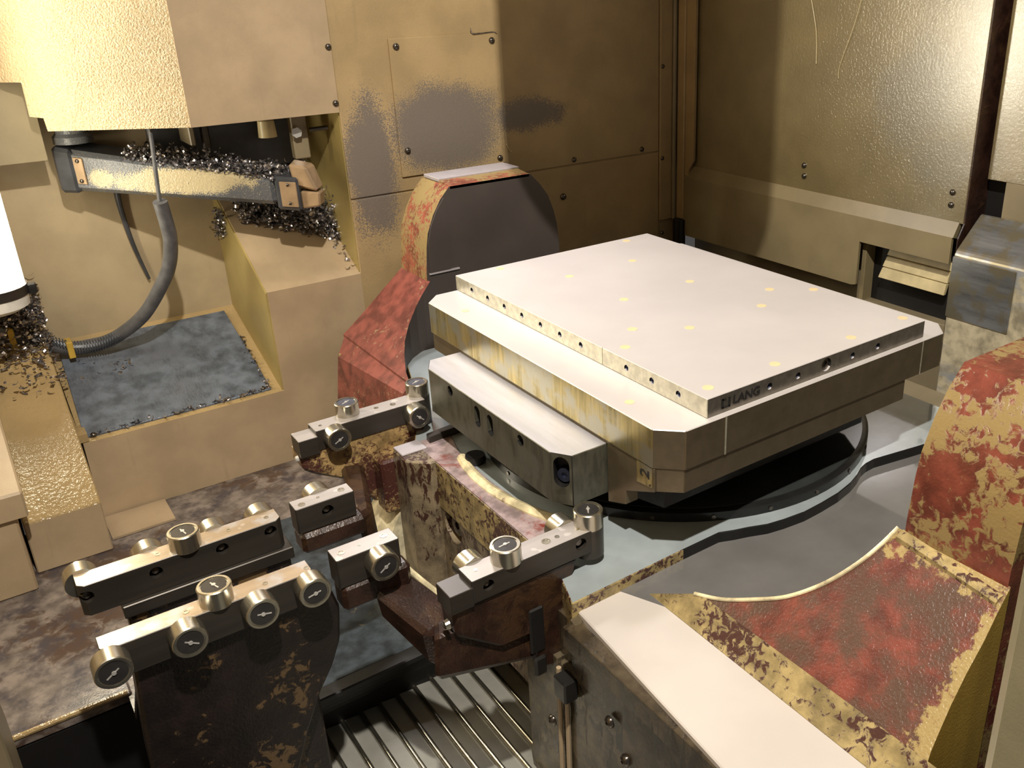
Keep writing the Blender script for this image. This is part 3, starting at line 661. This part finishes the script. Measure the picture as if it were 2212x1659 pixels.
# rear bracket: short bar and long bar nearer the back wall
ba = thing('guide_bracket', 'tan and rust cast bracket with roller bars, nearer the back wall', 'guide bracket', (-.22, .45, -.30))
put('casting', prism([(-.316, -.178), (-.122, -.178), (-.122, -.203), (-.155, -.212), (-.165, -.228), (-.172, -.290), (-.214, -.298), (-.254, -.244), (-.300, -.218), (-.316, -.205)], 'y', .503, .545, .004), M_castA, ba)
put('arm', hexa([(-.306, .312, -.235), (-.276, .336, -.262), (-.222, .508, -.285), (-.258, .508, -.262), (-.312, .312, -.190), (-.282, .336, -.198), (-.226, .508, -.226), (-.260, .508, -.218)], .006), M_castB, ba)
put('arm_head', box(-.384, -.300, .306, .340, -.214, -.186, .005), M_castB, ba)
put('mount', box(-.212, -.158, .470, .506, -.305, -.215, .004), M_castA, ba)
o = bar(ba, -.290, -.118, .501, .534, -.181, -.150, ()); put('bar_end', box(-.317, -.289, .4975, .532, -.184, -.157, .0007), M_bar, o)
setmats(o.children[0], [M_bartop, M_bar], TOPSIDE)
put('end_bolt', lathe([(0, 0), (.005, 0), (.004, .004), (0, .005)], 14), M_white, ba, frame((-.318, .51, -.188), (-1, 0, 0)))
o2 = bar(ba, -.385, -.310, .311, .336, -.185, -.150, ((-.346, -.165, .0075),))
dimples(o, [(-.278, .516, .0025), (-.19, .520, .0035), (-.165, .516, .0045)], -.150); dimples(o2, [(-.374, .320, .0045), (-.352, .324, .002), (-.322, .324, .0045)], -.150)
roller(ba, (-.264, .4995, -.163), (0, -1, 0), .5); roller(ba, (-.139, .4995, -.166), (0, -1, 0), 2.4)
roller(ba, (-.231, .529, -.1505), (0, 0, 1), .5, True); roller(ba, (-.117, .530, -.1505), (0, 0, 1), .4, True)
roller(ba, (-.346, .3375, -.1625), (0, 1, 0), .5)
put('roller_seat', finish(lathe([(.0178, -.052), (.0178, -.0025), (.015, -.001), (0, -.001)], 32), 40), M_bar, ba, Matrix.Translation((-.117, .530, -.150)))

# front bracket
bb = thing('guide_bracket', 'brown cast bracket with roller bars, in front of the pallet', 'guide bracket', (-.22, .1, -.30))
put('casting', prism([(-.308, -.178), (-.144, -.178), (-.150, -.198), (-.158, -.213), (-.160, -.327), (-.207, -.310), (-.207, -.258), (-.252, -.256), (-.338, -.200)] [:-1] + [(-.306, -.214)], 'y', .0555, .088, .004), M_castB, bb)
put('lower_casting', hexa([(-.335, .060, -.262), (-.205, .060, -.300), (-.19, .118, -.315), (-.30, .118, -.300), (-.328, .064, -.206), (-.205, .064, -.21), (-.20, .118, -.235), (-.305, .118, -.235)], .006), M_castB, bb)
put('arm', hexa([(-.345, .180, -.245), (-.312, .112, -.295), (-.235, .112, -.305), (-.290, .206, -.255), (-.350, .180, -.205), (-.318, .112, -.240), (-.245, .112, -.245), (-.300, .206, -.205)], .006), M_castB, bb)
put('arm_rim', tube([(-.300, .200, -.2045), (-.285, .165, -.222), (-.262, .118, -.241), (-.24, .10, -.236)], .004, 8), M_lip, bb)
put('arm_head', box(-.384, -.300, .176, .206, -.220, -.186, .005), M_castB, bb)
put('recess', box(-.216, -.196, .0535, .058, -.285, -.222, .004), M_black, bb)
put('recess', box(-.214, -.197, .050, .056, -.318, -.290, .004), M_dark, bb)
o = bar(bb, -.284, -.112, .053, .084, -.179, -.150, ((-.264, -.163, .0068), (-.142, -.162, .0075)))
put('bar_end', box(-.311, -.283, .052, .085, -.181, -.157, .0007), M_bar, o); setmats(o.children[-1], [M_bartop, M_bar], TOPSIDE)
o2 = bar(bb, -.385, -.310, .178, .206, -.187, -.150, ())
dimples(o, [(-.270, .070, .0022), (-.18, .068, .0055), (-.165, .068, .003), (-.138, .066, .002)], -.150); dimples(o2, [(-.374, .192, .0045), (-.352, .194, .002), (-.322, .194, .0045)], -.150)
roller(bb, (-.233, .067, -.1505), (0, 0, 1), 0.1); roller(bb, (-.120, .069, -.1505), (0, 0, 1), 1.0)
roller(bb, (-.264, .0855, -.163), (0, 1, 0), .4); roller(bb, (-.142, .0855, -.163), (0, 1, 0), .4)
roller(bb, (-.337, .1765, -.166), (0, -1, 0), .6)
put('roller_seat', finish(lathe([(.0176, -.040), (.0176, -.0025), (.015, -.001), (0, -.001)], 32), 40), M_bar, bb, Matrix.Translation((-.120, .069, -.150)))
put('end_bolt', lathe([(0, 0), (.006, 0), (.005, .006), (0, .007)], 14), M_lip, bb, frame((-.112, .082, -.172), (1, 0, 0)))
put('end_bolt', lathe([(0, 0), (.006, 0), (.005, .005), (0, .006)], 14), M_roll, bb, frame((-.312, .06, -.195), (-1, 0, 0)))

# ================================================================== tool changer recess contents
ta = thing('tool_changer_arm', 'grey tool changer arm with worn cream paint under the hood', 'machine arm', (-.43, 1.22, .09))
d = Vector((.8137, -.5813, 0)); nn = Vector((.5813, .8137, 0)); A0 = Vector((-.455, 1.242, 0)); 
def armpt(s, w, z): v = A0 + d * s + nn * w; return (v.x, v.y, z)
L = .385
o = put('body', hexa([armpt(0, 0, .100), armpt(L, 0, .063), armpt(L, .07, .063), armpt(0, .07, .100), armpt(0, 0, .176), armpt(L, 0, .112), armpt(L, .07, .118), armpt(0, .07, .182)], .008), M_arm, ta)
setmats(o, [M_arm, M_armd], lambda n, c_: 0 if n.dot(nn) < -.6 else 1)
put('end_cap', hexa([armpt(-.006, -.004, .096), armpt(.030, -.004, .094), armpt(.030, .07, .094), armpt(-.006, .07, .096), armpt(-.006, -.004, .180), armpt(.030, -.004, .172), armpt(.030, .07, .178), armpt(-.006, .07, .186)], .006), M_armd, ta)
np_ = put('name_strip', hexa([armpt(.030, -.0035, .112), armpt(.047, -.0035, .110), armpt(.047, .002, .110), armpt(.030, .002, .112), armpt(.030, -.0035, .160), armpt(.047, -.0035, .157), armpt(.047, .002, .157), armpt(.030, .002, .160)], .001), M_copper, ta)
for z in (.117, .153): put('screw', ME_BOLT, None, np_, frame(armpt(.0385, -.0035, z), -nn) @ Matrix.Scale(.6, 4))
put('pivot_hub', finish(lathe([(.012, .05), (.012, .03), (.028, .028), (.028, .018), (.034, .012), (.034, 0), (0, 0)], 32), 40), M_arm, ta, Matrix.Translation(Vector(armpt(.02, .035, .181))))
put('pivot_pin', lathe([(.009, .03), (.009, .06), (0, .06)], 20), M_tie, ta, Matrix.Translation(Vector(armpt(.02, .035, .181))))
g = put('jaw_block', hexa([armpt(L + .002, -.006, .056), armpt(L + .045, -.006, .052), armpt(L + .045, .05, .052), armpt(L + .002, .05, .056), armpt(L + .002, -.006, .117), armpt(L + .045, -.006, .113), armpt(L + .045, .05, .118), armpt(L + .002, .05, .122)], .004), M_armd, ta)
put('jaw_plate', hexa([armpt(L + .012, -.009, .062), armpt(L + .042, -.009, .060), armpt(L + .042, -.005, .060), armpt(L + .012, -.005, .062), armpt(L + .012, -.009, .108), armpt(L + .042, -.009, .106), armpt(L + .042, -.005, .106), armpt(L + .012, -.005, .108)], .001), M_copper, g)
for z in (.068, .102): put('screw', ME_BOLT, None, g, frame(armpt(L + .027, -.009, z), -nn) @ Matrix.Scale(.5, 4))
put('finger', hexa([armpt(L + .035, 0, .098), armpt(L + .080, -.008, .088), armpt(L + .082, .03, .09), armpt(L + .035, .035, .10), armpt(L + .030, .0, .138), armpt(L + .062, -.004, .132), armpt(L + .070, .03, .134), armpt(L + .030, .035, .142)], .004), M_copper, ta)
put('finger', hexa([armpt(L + .045, .0, .055), armpt(L + .080, -.004, .060), armpt(L + .080, .03, .06), armpt(L + .045, .03, .055), armpt(L + .045, .0, .088), armpt(L + .082, -.004, .086), armpt(L + .082, .03, .086), armpt(L + .045, .03, .088)], .003), M_copper, ta)
# bits behind the arm
cb2 = thing('nozzle_bracket', 'dark bracket with cream nozzle behind the tool changer arm', 'bracket', (-.1, 1.79, .2))
put('plate', box(-.30, -.03, 1.22, 1.235, .10, .34, .002), M_armd, cb2)
put('cross_plate', box(-.245, -.235, 1.14, 1.22, .168, .34, .002), M_lowwall, cb2)
put('rod', tube([(-.215, 1.15, .160), (-.215, 1.15, .34)], .008, 10, sub=1), M_bar, cb2)
put('hanger', box(-.075, -.045, 1.08, 1.10, .13, .30, .002), M_lowwall, cb2)
put('nozzle', finish(lathe([(.017, .0), (.015, .03), (.010, .034), (.010, .07)], 20), 40), M_cream, cb2, Matrix.Translation((-.115, 1.10, .175)))
put('nut', lathe([(0, 0), (.010, 0), (.010, .012), (0, .012)], 6), M_white, cb2, frame((-.068, 1.075, .182), (-.3, -1, 0)))
put('bolt', tube([(-.045, 1.07, .184), (-.012, 1.06, .186)], .0045, 8, sub=1), M_bolt, cb2)
# hose
hs = thing('coolant_hose', 'grey hose curving from the arm down across the tray, with yellow ties', 'hose', (-.43, 1.79, -.2))
put('thin_pipe', tube([(-.318, 1.075, .25), (-.321, 1.072, .205), (-.331, 1.062, .092)], .0035, 8), M_hose, hs)
put('hose', finish(tube([(-.331, 1.06, .092), (-.326, 1.07, .05), (-.324, 1.08, .016), (-.330, 1.10, -.03), (-.345, 1.12, -.069), (-.384, 1.16, -.136), (-.435, 1.20, -.181), (-.475, 1.215, -.192), (-.514, 1.22, -.190), (-.577, 1.22, -.161), (-.64, 1.22, -.12)], .0125, 14), 60), M_hose, hs)
cor = None
for i in range(34):
    t = i / 33; x = -.425 - .15 * t
    z = -.174 - .019 * math.sin(PI * min(1, t * 1.25)) + .019 * max(0, t - .55) * 2
    y = 1.193 + .027 * min(1, t * 2)
    cor = cyl((x, y - .001, z), (1, 0, -.25 + .6 * t), .0132, .0022, 14, cor)
put('coil_guard', cor, M_armd, hs)
put('cable_tie', box(-.519, -.508, 1.203, 1.236, -.206, -.174, .001), M_tie, hs)
put('cable_tie', box(-.604, -.594, 1.20, 1.236, -.165, -.132, .001), M_tie, hs)
th = put('strip', finish(tube([(-.362, 1.285, .10), (-.364, 1.288, .05), (-.356, 1.29, -.03), (-.341, 1.29, -.105)], .0065, 8, None, .003), 60), M_armd)  # thin dark tube tapering downward against the recess back
tag(th, 'thin dark cable along the recess back behind the hose', 'strip')
# slate-blue plate lying in the tray
tp = put('tray_plate', hexa([(-.540, W0 + .010, -.2985), (-.208, W0 + .010, -.2985), (-.215, 1.272, -.2005), (-.530, 1.272, -.2005), (-.540, W0 + .010, -.2945), (-.208, W0 + .010, -.2945), (-.215, 1.272, -.1965), (-.530, 1.272, -.1965)], .0008), M_traypl)
tp2 = thing('tray_liner', 'slate blue scratched plate lying in the tan tray', 'plate', (-.37, 1.15, -.27))
tp.parent = tp2; tp.matrix_basis = WM['tray_liner'].inverted(); tp.name = 'plate'
for x, y in ((-.223, 1.262), (-.222, 1.035), (-.40, 1.255), (-.525, 1.03)): put('screw', ME_BOLT, None, tp2, frame((x, y, -.2945 + (y - W0 - .01) * .374), (0, -.35, 1)) @ Matrix.Scale(.8, 4))

# work lamp: lit tube in the left of the recess
wlp = thing('work_lamp', 'glaring white tubular work lamp at the left edge', 'lamp', (-.607, 1.09, -.06))
LX, LY = -.612, 1.10
def half(lo, hi):
    bmh = bmesh.new(); n = 26; rows = []
    for i in range(n + 1):
        a = math.radians(lo + (hi - lo) * i / n); rows.append([bmh.verts.new((.052 * math.cos(a), .052 * math.sin(a), z)) for z in (-.018, .70)])
    for p_, q_ in zip(rows, rows[1:]): bmh.faces.new((p_[0], q_[0], q_[1], p_[1]))
    return finish(bmh, 60)
put('lit_tube', half(-160, 17), M_tube, wlp, Matrix.Translation((LX, LY, 0)))
put('reflector_back', half(17, 200), M_lampwhite, wlp, Matrix.Translation((LX, LY, 0)))
put('collar', finish(lathe([(.040, -.034), (.055, -.034), (.0555, -.017), (.040, -.017)], 40), 40), M_bar, wlp, Matrix.Translation((LX, LY, 0)))
put('end_cap', finish(lathe([(0, -.062), (.038, -.060), (.052, -.052), (.054, -.034), (0, -.034)], 40), 40), M_lampwhite, wlp, Matrix.Translation((LX, LY, 0)))
put('clip', box(LX + .052, LX + .066, LY - .02, LY - .005, -.036, -.018, .002), M_dark, wlp)

# ------------------------------------------------------------------ swarf (uncountable curled chips)
def swarf(name, label, n, fn, size=(.005, .013), seed=1):
    rnd = random.Random(seed); V = []; F = []
    for _ in range(n):
        c = Vector(fn(rnd)); q = Matrix.Rotation(rnd.uniform(0, 2 * PI), 3, Vector((rnd.gauss(0, 1), rnd.gauss(0, 1), rnd.gauss(0, 1) + .01)).normalized())
        ln = rnd.uniform(*size); w = ln * rnd.uniform(.12, .28); r = ln * rnd.uniform(.35, .8); k = 5; b = len(V)
        for i in range(k):
            a = (i / (k - 1) - .5) * rnd.uniform(1.8, 2.4)
            p0 = Vector((r * math.sin(a), -w, r * (1 - math.cos(a)) + i * .0002)); p1 = Vector((r * math.sin(a) + w * .3, w, r * (1 - math.cos(a))))
            V.append(c + q @ p0); V.append(c + q @ p1)
        for i in range(k - 1): F.append((b + 2 * i, b + 2 * i + 1, b + 2 * i + 3, b + 2 * i + 2))
    me = bpy.data.meshes.new('mesh'); me.from_pydata(V, [], F); me.update()
    o = put(name, me, M_chip); o['kind'] = 'stuff'; o['label'] = label; o['category'] = 'metal chips'
    return o
def on_arm(r):
    s = r.uniform(.12, .40) ; return armpt(s, r.uniform(.0, .065), .176 - .166 * s / .385 * .385 + abs(r.gauss(0, .010)) - .004)
swarf('metal_chips', 'curled grey metal chips heaped on the tool changer arm', 2400, on_arm, seed=3)
def on_block(r):
    x = -r.uniform(0, 1) ** 1.4 * .17; y = 1.30 - r.uniform(0, .20) * (1 - .45 * min(1, -x / .17)); z = -.098 + (y - W0) * .5714
    return (x, y, z + abs(r.gauss(0, .014)) * (1 + max(0, (.06 + x)) * 22))
swarf('metal_chips', 'grey metal chips piled on the sloped top right of the arm', 3600, on_block, seed=4)
def on_edge(r):
    y = r.uniform(1.03, 1.79); return (-.004 - abs(r.gauss(0, .008)), y, -.098 + (y - W0) * .5714 + abs(r.gauss(0, .006)))
swarf('metal_chips', 'thin line of chips along the right side of the sloped top', 160, on_edge, seed=5)
def on_left(r):
    y = 1.30 - abs(r.gauss(0, .07)); x = -.665 + r.uniform(0, .125); y = min(1.295, max(1.10, y)); return (x, y, -.236 + (y - 1.09) * .64 + abs(r.gauss(0, .018)))
swarf('metal_chips', 'grey metal chips packed round the foot of the lamp', 2000, on_left, seed=6)
def on_tri(r):
    t = r.random(); return (-.192 - abs(r.gauss(0, .006)), 1.235 + r.gauss(0, .012) + .03 * t, .022 - .06 * t + r.gauss(0, .006))
swarf('metal_chips', 'small cluster of chips on the chute side sheet edge', 200, on_tri, seed=7)
def on_hose(r):
    x = r.uniform(-.54, -.42); y = 1.19 + r.gauss(0, .014) + (x + .48) * -.15; return (x, y, -.2945 + (y - W0 - .01) * .374 + abs(r.gauss(0, .003)))
swarf('metal_chips', 'few bright chips on the slate plate below the hose', 60, on_hose, seed=8)
def on_rim(r):
    t = r.random()
    if r.random() < .5: x, y = -.213 + r.gauss(0, .002), 1.03 + .17 * t
    else: x, y = -.53 + .31 * t, 1.031 + r.gauss(0, .002)
    return (x, y, -.2945 + (y - W0 - .01) * .374 + .001)
swarf('metal_chips', 'dark chips lining the edges of the slate tray plate', 150, on_rim, seed=9)
swarf('metal_chips', 'fine chips at the foot of the right red yoke on the bed', 120, lambda r: (.30 + r.gauss(0, .02), -.16 + r.gauss(0, .012), -.213 + abs(r.gauss(0, .001))), (.001, .004), 10)

# long loose strands on the right wall
for pts, lb in (([(.838, .632, .40), (.837, .61, .33), (.838, .605, .27)], 'short pale strand clinging to the right wall, further left'),
                ([(.838, .50, .42), (.836, .515, .35), (.838, .545, .27), (.838, .546, .245)], 'long pale strand clinging to the right wall')):
    o = put('swarf_strand', tube(pts, .0007, 5), M_cream); tag(o, lb, 'metal strand')
o = put('swarf_strand', tube([(.285, W0 - .007, .352), (.288, W0 - .008, .342), (.305, W0 - .007, .341), (.335, W0 - .006, .342), (.345, W0 - .005, .338)], .0011, 6), M_chip); tag(o, 'curled chip caught on the upper edge of the access cover', 'metal strand')
o = put('swarf_strand', tube([(.352, W0 - .004, .118), (.356, W0 - .006, .108), (.364, W0 - .004, .100)], .0011, 6), M_cream); tag(o, 'tiny bright chip beside the lower right screw of access cover', 'metal strand')
# folded sheet guard at the lower left, near
o = put('sheet_guard', prism([(.30, -.38), (.335, -.37), (.345, -.30), (.33, -.235), (.30, -.205), (.25, -.20), (.25, -.38)], 'x', -.80, -.722, .002), M_lowwall)
tag(o, 'pale grey folded sheet guard at the lower left corner', 'sheet guard')
bpy.context.view_layer.update()
